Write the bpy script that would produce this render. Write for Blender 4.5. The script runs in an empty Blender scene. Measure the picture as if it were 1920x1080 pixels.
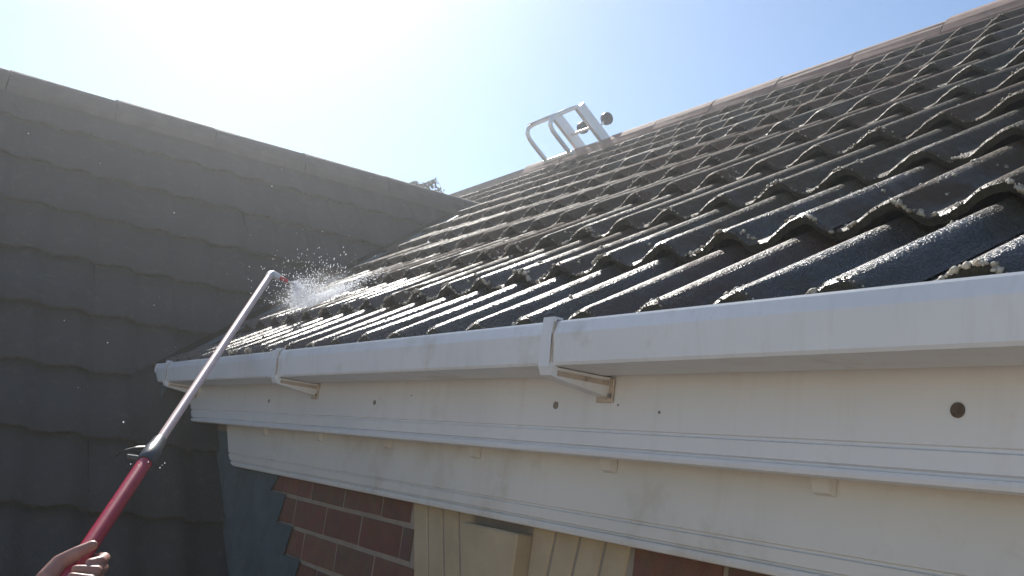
import bpy, bmesh, math, random
from mathutils import Vector, Matrix, Quaternion, noise

random.seed(7)
rnd = random.random
def U(a, b): return a + (b - a) * rnd()
sc = bpy.context.scene

# ------------------------------------------------------------------ camera
# metres; x runs along the eaves (negative = away to the left), y into the
# house, z up.  All shapes are written relative to eye height EYE.
EYE = 2.45
F = 1950.0                                   # focal length in 1920-px units
VP, HS = (-230.0, 738.0), 0.135              # vanishing point of the eaves, tilt of the horizon
d1 = Vector((VP[0] - 960, VP[1] - 540, F)).normalized()
q2 = Vector((VP[0] + 1000 - 960, VP[1] + 1000 * HS - 540, F))
upc = d1.cross(q2).normalized()
if upc.y > 0: upc = -upc
nc = d1.cross(upc)
if nc.z < 0: nc = -nc
RX, RY, RZ = -d1, nc, upc                    # world axes seen in camera (right, down, forward)
cd = bpy.data.cameras.new('camera'); cam = bpy.data.objects.new('camera', cd)
sc.collection.objects.link(cam)
right = Vector((RX[0], RY[0], RZ[0])); down = Vector((RX[1], RY[1], RZ[1])); fwd = Vector((RX[2], RY[2], RZ[2]))
m = Matrix((( right.x, -down.x, -fwd.x, 0), (right.y, -down.y, -fwd.y, 0), (right.z, -down.z, -fwd.z, EYE), (0, 0, 0, 1)))
cam.matrix_world = m
cd.sensor_width = 36; cd.lens = 36 * F / 1920
cd.clip_start = 0.02; cd.clip_end = 5000
sc.camera = cam

# ------------------------------------------------------------------ sky, sun, exposure
SUN = Vector((-0.778, 0.180, 0.602)).normalized()
el = math.asin(SUN.z)
world = bpy.data.worlds.new('World'); sc.world = world; world.use_nodes = True
wn = world.node_tree; bg = wn.nodes['Background']
sky = wn.nodes.new('ShaderNodeTexSky'); sky.sky_type = 'NISHITA'; sky.sun_disc = False
sky.sun_elevation = el; sky.sun_rotation = math.atan2(SUN.x, SUN.y)
sky.air_density = 1.0; sky.dust_density = 0.2; sky.ozone_density = 2.0
wn.links.new(sky.outputs[0], bg.inputs[0]); bg.inputs[1].default_value = 0.10
sl = bpy.data.lights.new('sun', 'SUN'); sl.energy = 5.0; sl.angle = math.radians(0.53); sl.color = (1, .95, .87)
so = bpy.data.objects.new('sun', sl); sc.collection.objects.link(so)
so.rotation_euler = SUN.to_track_quat('Z', 'Y').to_euler(); so.location = (-6, 1, 9)
vs = sc.view_settings; vs.view_transform = 'Standard'; vs.look = 'None'; vs.gamma = 1; vs.use_curve_mapping = False
vs.exposure = 0.52
sc.cycles.max_bounces = 8; sc.cycles.sample_clamp_indirect = 6

# ------------------------------------------------------------------ helpers
ORG = {}
def link(o, parent, org):
    sc.collection.objects.link(o); org = Vector(org); ORG[o.name] = org
    if parent is None: o.location = org + Vector((0, 0, EYE))
    else: o.parent = parent; o.location = org - ORG[parent.name]
    return o
def props(o, label=None, cat=None, group=None, kind=None):
    if label: o['label'] = label
    if cat: o['category'] = cat
    if group: o['group'] = group
    if kind: o['kind'] = kind
    return o
def thing(name, org, label, cat, group=None):
    return props(link(bpy.data.objects.new(name, None), None, org), label, cat, group)
def empty_part(name, parent):
    return link(bpy.data.objects.new(name, None), parent, ORG[parent.name])
def mesh(name, V, Fc, mat, smooth=False):
    me = bpy.data.meshes.new(name); me.from_pydata([tuple(v) for v in V], [], Fc)
    me.materials.append(mat)
    if smooth: me.polygons.foreach_set('use_smooth', [True] * len(me.polygons))
    me.update(); return me
def part(name, V, Fc, mat, parent=None, smooth=False, org=None, fix=True):
    """verts in eye-relative world coordinates"""
    if org is None: org = ORG[parent.name] if parent else Vector((0, 0, 0))
    org = Vector(org)
    me = mesh(name, [Vector(v) - org for v in V], Fc, mat, smooth)
    if fix:
        bm = bmesh.new(); bm.from_mesh(me); bmesh.ops.recalc_face_normals(bm, faces=bm.faces); bm.to_mesh(me); bm.free()
    return link(bpy.data.objects.new(name, me), parent, org)
class MB:
    def __init__(s): s.V = []; s.F = []
    def add(s, V, Fc):
        n = len(s.V); s.V += [Vector(v) for v in V]; s.F += [tuple(i + n for i in f) for f in Fc]
    def box(s, a, b, bev=0.0):
        (x0, y0, z0), (x1, y1, z1) = a, b
        if bev <= 0:
            s.add([(x0,y0,z0),(x1,y0,z0),(x1,y1,z0),(x0,y1,z0),(x0,y0,z1),(x1,y0,z1),(x1,y1,z1),(x0,y1,z1)],
                  [(0,3,2,1),(4,5,6,7),(0,1,5,4),(1,2,6,5),(2,3,7,6),(3,0,4,7)]); return
        bm = bmesh.new(); bmesh.ops.create_cube(bm, size=1)
        for v in bm.verts:
            v.co = Vector(((x0+x1)/2 + v.co.x*(x1-x0), (y0+y1)/2 + v.co.y*(y1-y0), (z0+z1)/2 + v.co.z*(z1-z0)))
        bmesh.ops.bevel(bm, geom=bm.edges[:], offset=bev, segments=1, affect='EDGES')
        bm.verts.index_update(); s.add([v.co.copy() for v in bm.verts], [tuple(v.index for v in f.verts) for f in bm.faces]); bm.free()
    def prism(s, prof, x0, x1, plane='yz'):
        """closed profile polygon [(y,z)] extruded along x"""
        n = len(prof); V = []
        for x in (x0, x1): V += [(x, p[0], p[1]) for p in prof]
        Fc = [(i, (i+1) % n, n + (i+1) % n, n + i) for i in range(n)] + [tuple(range(n))[::-1], tuple(range(n, 2*n))]
        s.add(V, Fc)
    def tube(s, pts, rad, seg=12, caps=True, flat=None):
        """tube through pts; rad a number or list; flat=(vector, factor) squashes the section along a vector"""
        pts = [Vector(p) for p in pts]; n = len(pts)
        if not isinstance(rad, (list, tuple)): rad = [rad] * n
        V = []; Fc = []; ref = None
        for i, p in enumerate(pts):
            t = (pts[min(i+1, n-1)] - pts[max(i-1, 0)]).normalized()
            if ref is None:
                ref = t.orthogonal().normalized()
            a = (ref - t * ref.dot(t)).normalized(); b = t.cross(a); ref = a
            for k in range(seg):
                an = 2 * math.pi * k / seg
                V.append(p + (a * math.cos(an) + b * math.sin(an)) * rad[i])
        for i in range(n-1):
            for k in range(seg):
                k2 = (k+1) % seg; Fc.append((i*seg+k, i*seg+k2, (i+1)*seg+k2, (i+1)*seg+k))
        if caps:
            Fc.append(tuple(range(seg))[::-1]); Fc.append(tuple((n-1)*seg + k for k in range(seg)))
        s.add(V, Fc)
    def build(s, name, mat, parent=None, smooth=False, org=None): return part(name, s.V, s.F, mat, parent, smooth, org)
def smooth_angle(o, deg=35):
    me = o.data; me.polygons.foreach_set('use_smooth', [True]*len(me.polygons))
    bm = bmesh.new(); bm.from_mesh(me)
    for e in bm.edges:
        e.smooth = len(e.link_faces) != 2 or e.calc_face_angle(0) < math.radians(deg)
    bm.to_mesh(me); bm.free(); return o
def ray(u, v):
    c = Vector((u - 960, v - 540, F)).normalized()
    return Vector((RX.dot(c), RY.dot(c), RZ.dot(c)))

# ------------------------------------------------------------------ materials
def new_mat(name):
    m_ = bpy.data.materials.new(name); m_.use_nodes = True
    nt = m_.node_tree; b = nt.nodes['Principled BSDF']; return m_, nt, b
def nd(nt, t, **kw):
    n = nt.nodes.new(t)
    for k, v in kw.items():
        if isinstance(v, dict):
            for kk, vv in v.items(): n.inputs[kk].default_value = vv
        else: setattr(n, k, v)
    return n
def ramp(nt, src, stops):
    r = nt.nodes.new('ShaderNodeValToRGB'); e = r.color_ramp.elements
    while len(e) < len(stops): e.new(.5)
    for el_, (p, c) in zip(e, stops):
        el_.position = p; el_.color = (*c, 1) if len(c) == 3 else c
    nt.links.new(src, r.inputs[0]); return r
def noise_n(nt, vec, scale, detail=4, rough=.55):
    n = nd(nt, 'ShaderNodeTexNoise', inputs=None) if False else nt.nodes.new('ShaderNodeTexNoise')
    n.inputs['Scale'].default_value = scale; n.inputs['Detail'].default_value = detail; n.inputs['Roughness'].default_value = rough
    nt.links.new(vec, n.inputs['Vector']); return n
def mixc(nt, fac, a, b, mode='MIX'):
    x = nt.nodes.new('ShaderNodeMix'); x.data_type = 'RGBA'; x.blend_type = mode
    for sock, val in ((0, fac), (6, a), (7, b)):
        if hasattr(val, 'links'): nt.links.new(val, x.inputs[sock])
        elif isinstance(val, (int, float)): x.inputs[sock].default_value = val
        else: x.inputs[sock].default_value = (*val, 1)
    return x.outputs[2]
def mth(nt, op, a, b=None, clamp=False):
    x = nt.nodes.new('ShaderNodeMath'); x.operation = op; x.use_clamp = clamp
    for i, val in enumerate((a, b)):
        if val is None: continue
        if hasattr(val, 'links'): nt.links.new(val, x.inputs[i])
        else: x.inputs[i].default_value = val
    return x.outputs[0]
def bump(nt, b, h, strength, dist):
    x = nt.nodes.new('ShaderNodeBump'); x.inputs['Strength'].default_value = strength; x.inputs['Distance'].default_value = dist
    nt.links.new(h, x.inputs['Height']); nt.links.new(x.outputs[0], b.inputs['Normal'])
def geo_pos(nt): return nt.nodes.new('ShaderNodeNewGeometry').outputs['Position']
def obj_rand(nt): return nt.nodes.new('ShaderNodeObjectInfo').outputs['Random']

HIT = Vector((-3.38, 1.19, .475))            # where the jet meets the tiles

def tile_material(name, cols, wet, lich_f=.35, rmix=.55):
    m_, nt, b = new_mat(name); p = geo_pos(nt)
    big = noise_n(nt, p, 2.3, 4); mid = noise_n(nt, p, 22, 5); grain = noise_n(nt, p, 300, 2, .6)
    c = ramp(nt, big.outputs[0], [(.3, cols[0]), (.5, cols[1]), (.7, cols[2])]).outputs[0]
    rr = obj_rand(nt)
    c = mixc(nt, mth(nt, 'MULTIPLY', rr, rmix), c, cols[3])
    lich = ramp(nt, mid.outputs[0], [(.56, (0, 0, 0)), (.68, (1, 1, 1))])
    c = mixc(nt, mth(nt, 'MULTIPLY', lich.outputs[0], lich_f), c, (.17, .165, .135))
    c = mixc(nt, .35, c, grain.outputs['Color'], 'OVERLAY')
    n60 = noise_n(nt, p, 75, 4, .65)
    h = mth(nt, 'ADD', mth(nt, 'MULTIPLY', grain.outputs[0], .55), mth(nt, 'MULTIPLY', n60.outputs[0], 1.3))
    if wet:
        d = nt.nodes.new('ShaderNodeVectorMath'); d.operation = 'SUBTRACT'; nt.links.new(p, d.inputs[0])
        d.inputs[1].default_value = (HIT.x, HIT.y, HIT.z + EYE)
        sx = nt.nodes.new('ShaderNodeSeparateXYZ'); nt.links.new(d.outputs[0], sx.inputs[0])
        # wetted: everything that lies below and around the jet, reaching some way along the eaves
        zz = mth(nt, 'MULTIPLY', sx.outputs[2], 2.6)
        xx = mth(nt, 'MULTIPLY', sx.outputs[0], .16)
        wsum = mth(nt, 'ADD', zz, xx)
        wn_ = noise_n(nt, p, 6, 5, .7)
        w = mth(nt, 'SUBTRACT', mth(nt, 'ADD', .80, mth(nt, 'MULTIPLY', mth(nt, 'SUBTRACT', wn_.outputs[0], .5), 3.0)), wsum)
        w = mth(nt, 'MULTIPLY', w, 1.0, True)
        wetf = ramp(nt, w, [(.25, (0, 0, 0)), (.85, (1, 1, 1))]).outputs[0]
        c = mixc(nt, mth(nt, 'MULTIPLY', wetf, .45), c, (.012, .013, .014))
        rough = mth(nt, 'SUBTRACT', .74, mth(nt, 'MULTIPLY', wetf, .38))
        rough = mth(nt, 'ADD', rough, mth(nt, 'MULTIPLY', mth(nt, 'SUBTRACT', rr, .5), .22))
        rough = mth(nt, 'ADD', rough, mth(nt, 'MULTIPLY', mth(nt, 'SUBTRACT', n60.outputs[0], .5), .55))
        nt.links.new(rough, b.inputs['Roughness'])
        nt.links.new(mth(nt, 'ADD', .26, mth(nt, 'MULTIPLY', wetf, .32)), b.inputs['Specular IOR Level'])
    else:
        b.inputs['Roughness'].default_value = .8
    nt.links.new(c, b.inputs['Base Color'])
    bump(nt, b, h, .9, .0045)
    return m_
M = {}
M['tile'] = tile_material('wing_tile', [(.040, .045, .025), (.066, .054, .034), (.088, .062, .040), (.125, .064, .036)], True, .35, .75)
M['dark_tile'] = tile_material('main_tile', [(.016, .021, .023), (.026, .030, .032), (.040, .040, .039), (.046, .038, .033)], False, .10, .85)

def simple(name, col, rough=.5, var=.12, scale=8, metal=0, bmp=0, bscale=200, dirt=None, streak=None):
    m_, nt, b = new_mat(name); p = geo_pos(nt)
    n = noise_n(nt, p, scale, 5)
    lo = tuple(x * (1 - var) for x in col); hi = tuple(min(1, x * (1 + var)) for x in col)
    c = ramp(nt, n.outputs[0], [(.3, lo), (.7, hi)]).outputs[0]
    if dirt:
        n2 = noise_n(nt, p, dirt[2], 6, .7)
        f_ = ramp(nt, n2.outputs[0], [(dirt[3], (0, 0, 0)), (dirt[3] + .14, (1, 1, 1))]).outputs[0]
        c = mixc(nt, mth(nt, 'MULTIPLY', f_, dirt[1]), c, dirt[0])
    if streak:
        mp = nt.nodes.new('ShaderNodeMapping'); mp.inputs['Scale'].default_value = (1, 1, .09); nt.links.new(p, mp.inputs[0])
        n3 = noise_n(nt, mp.outputs[0], streak[2], 5, .7)
        f3 = ramp(nt, n3.outputs[0], [(.52, (0, 0, 0)), (.72, (1, 1, 1))]).outputs[0]
        c = mixc(nt, mth(nt, 'MULTIPLY', f3, streak[1]), c, streak[0])
    nt.links.new(c, b.inputs['Base Color']); b.inputs['Roughness'].default_value = rough; b.inputs['Metallic'].default_value = metal
    if bmp: bump(nt, b, noise_n(nt, p, bscale, 4).outputs[0], bmp, .002)
    return m_
M['underlay'] = simple('roof_underlay', (.03, .03, .03), .9)
M['pvc'] = simple('white_plastic', (.70, .735, .78), .38, .05, 5, dirt=((.34, .28, .20), .42, 5, .55), bmp=.05, bscale=9, streak=((.36, .33, .27), .16, 33))
M['paint'] = simple('white_painted_board', (.69, .72, .765), .42, .05, 3, dirt=((.36, .30, .22), .25, 6, .57), bmp=.06, bscale=40, streak=((.40, .35, .27), .15, 22))
M['frieze'] = simple('cream_painted_board', (.62, .62, .60), .55, .06, 3, dirt=((.36, .29, .20), .35, 5, .53), bmp=.08, bscale=40, streak=((.42, .35, .26), .16, 17))
M['edge_shade'] = simple('shaded_tile_edge', (.030, .031, .020), .85, .5, 40, dirt=((.10, .085, .05), .6, 120, .58), bmp=.8, bscale=250)  # shade painted into tile front faces, which bounce light left too bright
M['grime'] = simple('grimy_plastic', (.46, .40, .34), .5, .18, 30, dirt=((.12, .09, .06), .6, 40, .55))
M['nail'] = simple('plug', (.20, .19, .18), .6)
M['knot'] = simple('rusty_plug', (.10, .075, .06), .7, .4, 120)
M['mortar'] = simple('mortar', (.25, .215, .175), .95, .15, 20, bmp=.6, bscale=260)
M['buff'] = simple('buff_brick', (.39, .32, .215), .85, .12, 12, bmp=.5, bscale=240)
M['lead'] = simple('lead_sheet', (.075, .11, .125), .6, .3, 10, metal=.2, bmp=.9, bscale=18, dirt=((.16, .18, .18), .5, 16, .55))
M['ridge'] = simple('ridge_tile', (.27, .175, .14), .85, .25, 14, dirt=((.28, .22, .18), .5, 30, .5), bmp=.5, bscale=200)
M['ridge_dark'] = simple('dark_ridge_tile', (.07, .062, .058), .85, .2, 14, bmp=.5, bscale=200)
M['alu'] = simple('aluminium', (.70, .72, .74), .4, .06, 10, metal=.35)
M['rubber'] = simple('black_rubber', (.03, .035, .038), .55)
M['pole'] = simple('anodised_pole', (.84, .60, .55), .38, .06, 20, metal=0)
M['red'] = simple('red_pole', (.46, .018, .05), .26, .12, 60, bmp=.10, bscale=700)
M['clamp'] = simple('grey_clamp', (.055, .06, .065), .35)
M['redplastic'] = simple('red_plastic', (.5, .03, .04), .35)
M['white'] = simple('white_fitting', (.7, .7, .7), .35)
M['steel'] = simple('steel', (.6, .6, .6), .25, metal=1)
M['ground'] = simple('ground', (.50, .37, .24), .9, .25, 1.6, dirt=((.12, .13, .06), .6, .6, .55), bmp=.5, bscale=30)
M['bark'] = simple('bark', (.07, .05, .035), .9, .3, 20, bmp=.6, bscale=60)
M['glassframe'] = simple('window_frame', (.65, .65, .65), .4)
def brick_mat():
    m_, nt, b = new_mat('red_brick'); p = geo_pos(nt); r = obj_rand(nt)
    c = ramp(nt, r, [(0, (.12, .055, .040)), (.3, (.155, .074, .050)), (.55, (.105, .066, .05)), (.8, (.165, .082, .055)), (1, (.09, .054, .045))]).outputs[0]
    n = noise_n(nt, p, 30, 5); c = mixc(nt, .5, c, n.outputs['Color'], 'OVERLAY')
    nt.links.new(c, b.inputs['Base Color']); b.inputs['Roughness'].default_value = .9
    bump(nt, b, noise_n(nt, p, 220, 4).outputs[0], .6, .003); return m_
M['brick'] = brick_mat()
def skin_mat():
    m_, nt, b = new_mat('skin'); p = geo_pos(nt); n = noise_n(nt, p, 45, 4)
    c = ramp(nt, n.outputs[0], [(.3, (.36, .165, .125)), (.7, (.46, .24, .18))]).outputs[0]
    nt.links.new(c, b.inputs['Base Color']); b.inputs['Roughness'].default_value = .5
    b.inputs['Subsurface Weight'].default_value = .12; b.inputs['Subsurface Radius'].default_value = (.012, .004, .002); b.inputs['Subsurface Scale'].default_value = .4
    bump(nt, b, noise_n(nt, p, 260, 3).outputs[0], .25, .001); return m_
M['skin'] = skin_mat()
M['cloth'] = simple('sleeve_cloth', (.05, .06, .10), .9, .2, 60, bmp=.5, bscale=500)
def moss_mat():
    m_, nt, b = new_mat('moss'); p = geo_pos(nt); n = noise_n(nt, p, 90, 2)
    c = ramp(nt, n.outputs[0], [(.3, (.10, .085, .05)), (.45, (.34, .30, .22)), (.6, (.50, .47, .40)), (.75, (.30, .20, .10))]).outputs[0]
    nt.links.new(c, b.inputs['Base Color']); b.inputs['Roughness'].default_value = .7
    return m_
M['moss'] = moss_mat()
def water_mat():
    m_ = bpy.data.materials.new('water_drops'); m_.use_nodes = True; nt = m_.node_tree; nt.nodes.clear()
    o = nt.nodes.new('ShaderNodeOutputMaterial'); t = nt.nodes.new('ShaderNodeBsdfTranslucent'); t.inputs[0].default_value = (.92, .95, 1, 1)
    g = nt.nodes.new('ShaderNodeBsdfGlossy'); g.inputs['Roughness'].default_value = .15
    tr = nt.nodes.new('ShaderNodeBsdfTransparent')
    mx = nt.nodes.new('ShaderNodeMixShader'); mx.inputs[0].default_value = .25
    mx2 = nt.nodes.new('ShaderNodeMixShader'); mx2.inputs[0].default_value = .25
    nt.links.new(t.outputs[0], mx.inputs[1]); nt.links.new(g.outputs[0], mx.inputs[2])
    nt.links.new(mx.outputs[0], mx2.inputs[1]); nt.links.new(tr.outputs[0], mx2.inputs[2]); nt.links.new(mx2.outputs[0], o.inputs[0]); return m_
M['water'] = water_mat()
def leaf_mat():
    m_, nt, b = new_mat('conifer_needles'); p = geo_pos(nt); n = noise_n(nt, p, 9, 3)
    c = ramp(nt, n.outputs[0], [(.3, (.012, .028, .016)), (.7, (.03, .055, .03))]).outputs[0]
    nt.links.new(c, b.inputs['Base Color']); b.inputs['Roughness'].default_value = .7; return m_
M['leaf'] = leaf_mat()
def glass_mat():
    m_, nt, b = new_mat('window_glass'); b.inputs['Base Color'].default_value = (.02, .025, .03, 1); b.inputs['Roughness'].default_value = .05; return m_
M['glass'] = glass_mat()

# ------------------------------------------------------------------ key dimensions
D = .7993                                    # gutter front plane
ZT, ZB = .2306, .1656                        # gutter top / bottom
PW = math.radians(35); CW, SW = math.cos(PW), math.sin(PW)
Y0, Z0 = D + .05, .2356                      # roof line at the eaves
def roofp(x, s, n=0): return Vector((x, Y0 + s * CW - n * SW, Z0 + s * SW + n * CW))
TP = 1.0; PM = math.atan(TP); CM, SM = math.cos(PM), math.sin(PM)
MX0, MZ0 = -3.75, .235                       # a point of the main roof plane
MAPEX = 1.405; MXR = MX0 - (MAPEX - MZ0) / TP
def mainp(y, s, n=0): return Vector((MXR + s * CM + n * SM, y, MAPEX - s * SM + n * CM))   # s measured down from the ridge
LR = 3.09                                    # slope length of the wing roof
RY_, RZ_ = Y0 + LR * CW, Z0 + LR * SW        # wing ridge
GA = .306                                    # tile gauge
XR = .62                                     # right end of the wing

# ------------------------------------------------------------------ ground
G = 1500
props(part('ground', [(-G, -G, -EYE), (G, -G, -EYE), (G, G, -EYE), (-G, G, -EYE)], [(0, 1, 2, 3)], M['ground'], None), 'pale paved and earthy garden ground below the house', 'ground', kind='structure')

# ------------------------------------------------------------------ house
house = thing('house', (-1.5, 2, -EYE), 'brick house with a sunlit mossy tiled wing and a steep shaded main roof', 'house')

# --- roof tile mesh: two rolls per tile, thick wavy front edge
TW, TL, TH = .312, .415, .0150; PI_ = TW / 2
def prof(x):
    """pan, long rise on the far side, steeper fall on the near side; two rolls per tile"""
    x = x % PI_
    if x < .012: return 0.0
    if x < .106: return .029 * (.5 - .5 * math.cos(math.pi * (x - .012) / .094))
    return .029 * (.5 + .5 * math.cos(math.pi * (x - .106) / (PI_ - .106)))
def prof_low(x): return .45 * prof(x)
def tile_mesh(name, mat, seed, prof=prof):
    r = random.Random(seed); N = 30; xs = [TW * i / N * .99999 for i in range(N + 1)]
    ph = r.uniform(0, 6); jit = [r.uniform(-.0024, .0024) + .003 * math.sin(ph + 60 * q_) * r.random() for q_ in xs]; jz = [r.uniform(-.0012, .0012) for _ in xs]
    V = []; Fc = []; sm = []
    ys = [0, .006, .14, TL]
    for j, y in enumerate(ys):
        for i, x in enumerate(xs):
            V.append((x, (y + jit[i]) if j < 2 else y, prof(x) + TH - (.004 if j == 0 else 0) + (jz[i] if j < 2 else 0)))
    n = N + 1
    for j in range(3):
        for i in range(N): Fc.append((j*n+i, j*n+i+1, (j+1)*n+i+1, (j+1)*n+i)); sm.append(True)
    a = len(V)
    for i, x in enumerate(xs): V.append((x, jit[i], prof(x) + TH - .004 + jz[i]))
    for i, x in enumerate(xs): V.append((x, jit[i] + .002, prof(x) + jz[i]))
    for i in range(N): Fc.append((a+n+i, a+n+i+1, a+i+1, a+i)); sm.append(False)
    b_ = len(V)
    for i, x in enumerate(xs): V.append((x, jit[i] + .002, prof(x)))
    for i, x in enumerate(xs): V.append((x, TL, prof(x)))
    for i in range(N): Fc.append((b_+i, b_+n+i, b_+n+i+1, b_+i+1)); sm.append(True)
    for e, i in ((0, 0), (1, N)):
        c = len(V); V += [V[a + i], V[3*n + i], V[b_ + n + i], V[a + n + i]]
        Fc.append((c, c+1, c+2, c+3) if e == 0 else (c+3, c+2, c+1, c)); sm.append(False)
    me = mesh(name, V, Fc, mat); me.polygons.foreach_set('use_smooth', sm)
    me.materials.append(M['edge_shade']); me.polygons.foreach_set('material_index', [1 if 3 * N <= q_ < 4 * N else 0 for q_ in range(len(Fc))])
    me.update(); return me
STEP = .027; DEL = math.asin(STEP / GA)   # each course rides on moss and nibs, lifted off the one below
def clip_mesh(me, mw, planes):
    """copy of me cut by world planes (point, normal pointing to the side that is kept)"""
    bm = bmesh.new(); bm.from_mesh(me); inv = mw.inverted(); touched = False
    for co, no in planes:
        lco = inv @ Vector(co); lno = (mw.to_3x3().transposed() @ Vector(no)).normalized()
        ds = [(v.co - lco).dot(lno) for v in bm.verts]
        if not ds or max(ds) <= 1e-4: bm.free(); return None
        if min(ds) >= -1e-4: continue
        touched = True
        bmesh.ops.bisect_plane(bm, geom=bm.verts[:] + bm.edges[:] + bm.faces[:], plane_co=lco, plane_no=lno, clear_inner=True)
    if not bm.verts: bm.free(); return None
    if not touched: bm.free(); return me
    out = bpy.data.meshes.new(me.name); bm.to_mesh(out); bm.free()
    for mt in me.materials: out.materials.append(mt)
    return out

wing_roof = empty_part('wing_roof', house)
ORGW = ORG[wing_roof.name]
V_ = [roofp(-7.0, .06, -.085), roofp(XR, .06, -.085), roofp(XR, LR, -.085), roofp(-7.0, LR, -.085),
      Vector((XR, 2 * RY_ - Y0, Z0 - .04)), Vector((-7.0, 2 * RY_ - Y0, Z0 - .04))]
part('underlay', V_, [(0, 1, 2, 3), (3, 2, 4, 5)], M['underlay'], wing_roof, fix=False)
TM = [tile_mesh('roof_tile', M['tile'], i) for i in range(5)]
tiles_front = []                             # (origin matrix) for moss
XL0 = -7.02
for k in range(11):
    s0 = -.020 + GA * k
    for c in range(26):
        x0 = XL0 + .09 + TW * c
        if x0 > XR - .1: continue
        if k < 5 and x0 < -5.1: continue
        P = roofp(x0, s0, -.016)
        ax = PW - DEL + math.radians(U(-.6, .6))
        R_ = Matrix.Rotation(ax, 4, 'X') @ Matrix.Rotation(math.radians(U(-.6, .6)), 4, 'Z') @ Matrix.Rotation(math.radians(U(-.5, .5)), 4, 'Y')
        mw = Matrix.Translation(P + Vector((U(-.0015, .0015), 0, U(-.001, .0015)))) @ R_
        me = TM[int(rnd() * 5)]
        pl = [(roofp(0, LR - .01), (0, -CW, -SW))]
        if k < 8:
            pl.append(((MX0 + .045, 0, MZ0 + .0), (SM, 0, CM)) if x0 > -5.0 and k < 7 else ((MXR, 0, MAPEX - .02), (0, 0, 1)))
        me2 = clip_mesh(me, mw, pl)
        if me2 is None: continue
        o = bpy.data.objects.new('roof_tile', me2); sc.collection.objects.link(o); o.parent = wing_roof
        o.matrix_local = Matrix.Translation(-ORGW) @ mw
        tiles_front.append((mw, k, x0))
xs_ = [XR - .004 - i * .0065 for i in range(int((XR + 3.62) / .0065))]
n_ = len(xs_); V_ = []
for x_ in xs_:
    q_ = roofp(x_, .012, -.016 + prof(x_ - XL0 - .09) - .002); V_.append(q_)
for x_ in xs_: V_.append(roofp(x_, .012, -.06))
part('eaves_filler', V_, [(i, i + 1, n_ + i + 1, n_ + i) for i in range(n_ - 1)], M['dark_tile'], wing_roof, fix=False)
# ridge of the wing
RL = .45
def ridge_mesh(name, mat, r, L, seed):
    rr = random.Random(seed); V = []; Fc = []; N = 12
    for rad in (r, r - .018):
        for xx in (0, L):
            for i in range(N + 1):
                a = math.radians(-8) + math.radians(196) * i / N
                j = rr.uniform(-.002, .002)
                V.append((xx + (rr.uniform(-.004, .004)), (rad + j) * math.cos(a), (rad + j) * math.sin(a)))
    n = N + 1
    for i in range(N):
        Fc += [(i, n+i, n+i+1, i+1), (2*n+i, 2*n+i+1, 3*n+i+1, 3*n+i), (i, i+1, 2*n+i+1, 2*n+i), (n+i, 3*n+i, 3*n+i+1, n+i+1)]
    me = mesh(name, V, Fc, mat)
    bm = bmesh.new(); bm.from_mesh(me); bmesh.ops.recalc_face_normals(bm, faces=bm.faces); bm.to_mesh(me); bm.free()
    return me
RM = [ridge_mesh('ridge_tile', M['ridge'], .125, RL - .006, i) for i in range(3)]
x = XR - RL; i = 0
while x > -7.1:
    dz, ry = U(-.004, .004), U(-.8, .8)
    if x < -5.9: dz, ry = U(-.03, -.01), U(1, 3)
    if x < -6.25: dz, ry = -.015, -5
    if x < -6.7: dz, ry = .012, -13
    o = bpy.data.objects.new('ridge_tile', RM[i % 3]); sc.collection.objects.link(o); o.parent = wing_roof
    o.location = Vector((x, RY_, RZ_ - .085 + dz)) - ORGW; o.rotation_euler = (math.radians(U(-2, 2)), math.radians(-ry * .5), math.radians(U(-.5, .5)))
    x -= RL; i += 1
b = MB()
for sgn in (-1, 1):
    b.add([(XR, RY_ + sgn * .128, RZ_ - .125), (-7.0, RY_ + sgn * .128, RZ_ - .125), (-7.0, RY_ + sgn * .1, RZ_ - .01), (XR, RY_ + sgn * .1, RZ_ - .01)], [(0, 1, 2, 3)])
b.build('ridge_mortar', M['mortar'], wing_roof)

# --- main roof, steep, in shade
main_roof = empty_part('main_roof', house); ORGM = ORG[main_roof.name]
YA, YB = -1.6, 3.4; SE = 3.75                # extent along the ridge, slope length
e0 = mainp(0, SE, -.04)
part('underlay', [mainp(YA, 0, -.04), mainp(YA, SE, -.04), mainp(YB, SE, -.04), mainp(YB, 0, -.04),
                  (2 * MXR - e0.x, YA, e0.z), (2 * MXR - e0.x, YB, e0.z)], [(0, 1, 2, 3), (0, 3, 5, 4)], M['underlay'], main_roof, fix=False)
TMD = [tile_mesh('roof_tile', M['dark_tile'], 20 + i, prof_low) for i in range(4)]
B = Matrix(((0, -CM, SM), (1, 0, 0), (0, SM, CM))).to_4x4()
nrm_w = Vector((0, -SW, CW))
for k in range(13):
    sd = .305 + .293 * k                     # front edge, measured down from ridge
    if sd > SE: continue
    for c in range(17):
        y0 = YA + TW * c
        P = mainp(y0, sd, .004)
        mw = Matrix.Translation(P) @ B @ Matrix.Rotation(-DEL + math.radians(U(-.9, .5)), 4, 'X') @ Matrix.Rotation(math.radians(U(-.8, .8)), 4, 'Z')
        pl = [((MXR, 0, MAPEX), (1, 0, 0))]
        if P.z > .0: pl.append((roofp(0, 0, .03), tuple(nrm_w)))
        if P.z > -.2 and P.z < .45 : pass
        # stay in front of the wing's gable-side wall
        if P.z < .12: pl.append(((0, .985, 0), (0, -1, 0)))
        me2 = clip_mesh(TMD[int(rnd() * 4)], mw, pl)
        if me2 is None: continue
        o = bpy.data.objects.new('roof_tile', me2); sc.collection.objects.link(o); o.parent = main_roof
        o.matrix_local = Matrix.Translation(-ORGM) @ mw
RMD = [ridge_mesh('ridge_tile', M['ridge_dark'], .105, RL - .004, 9 + i) for i in range(2)]
y = YA; i = 0
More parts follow.
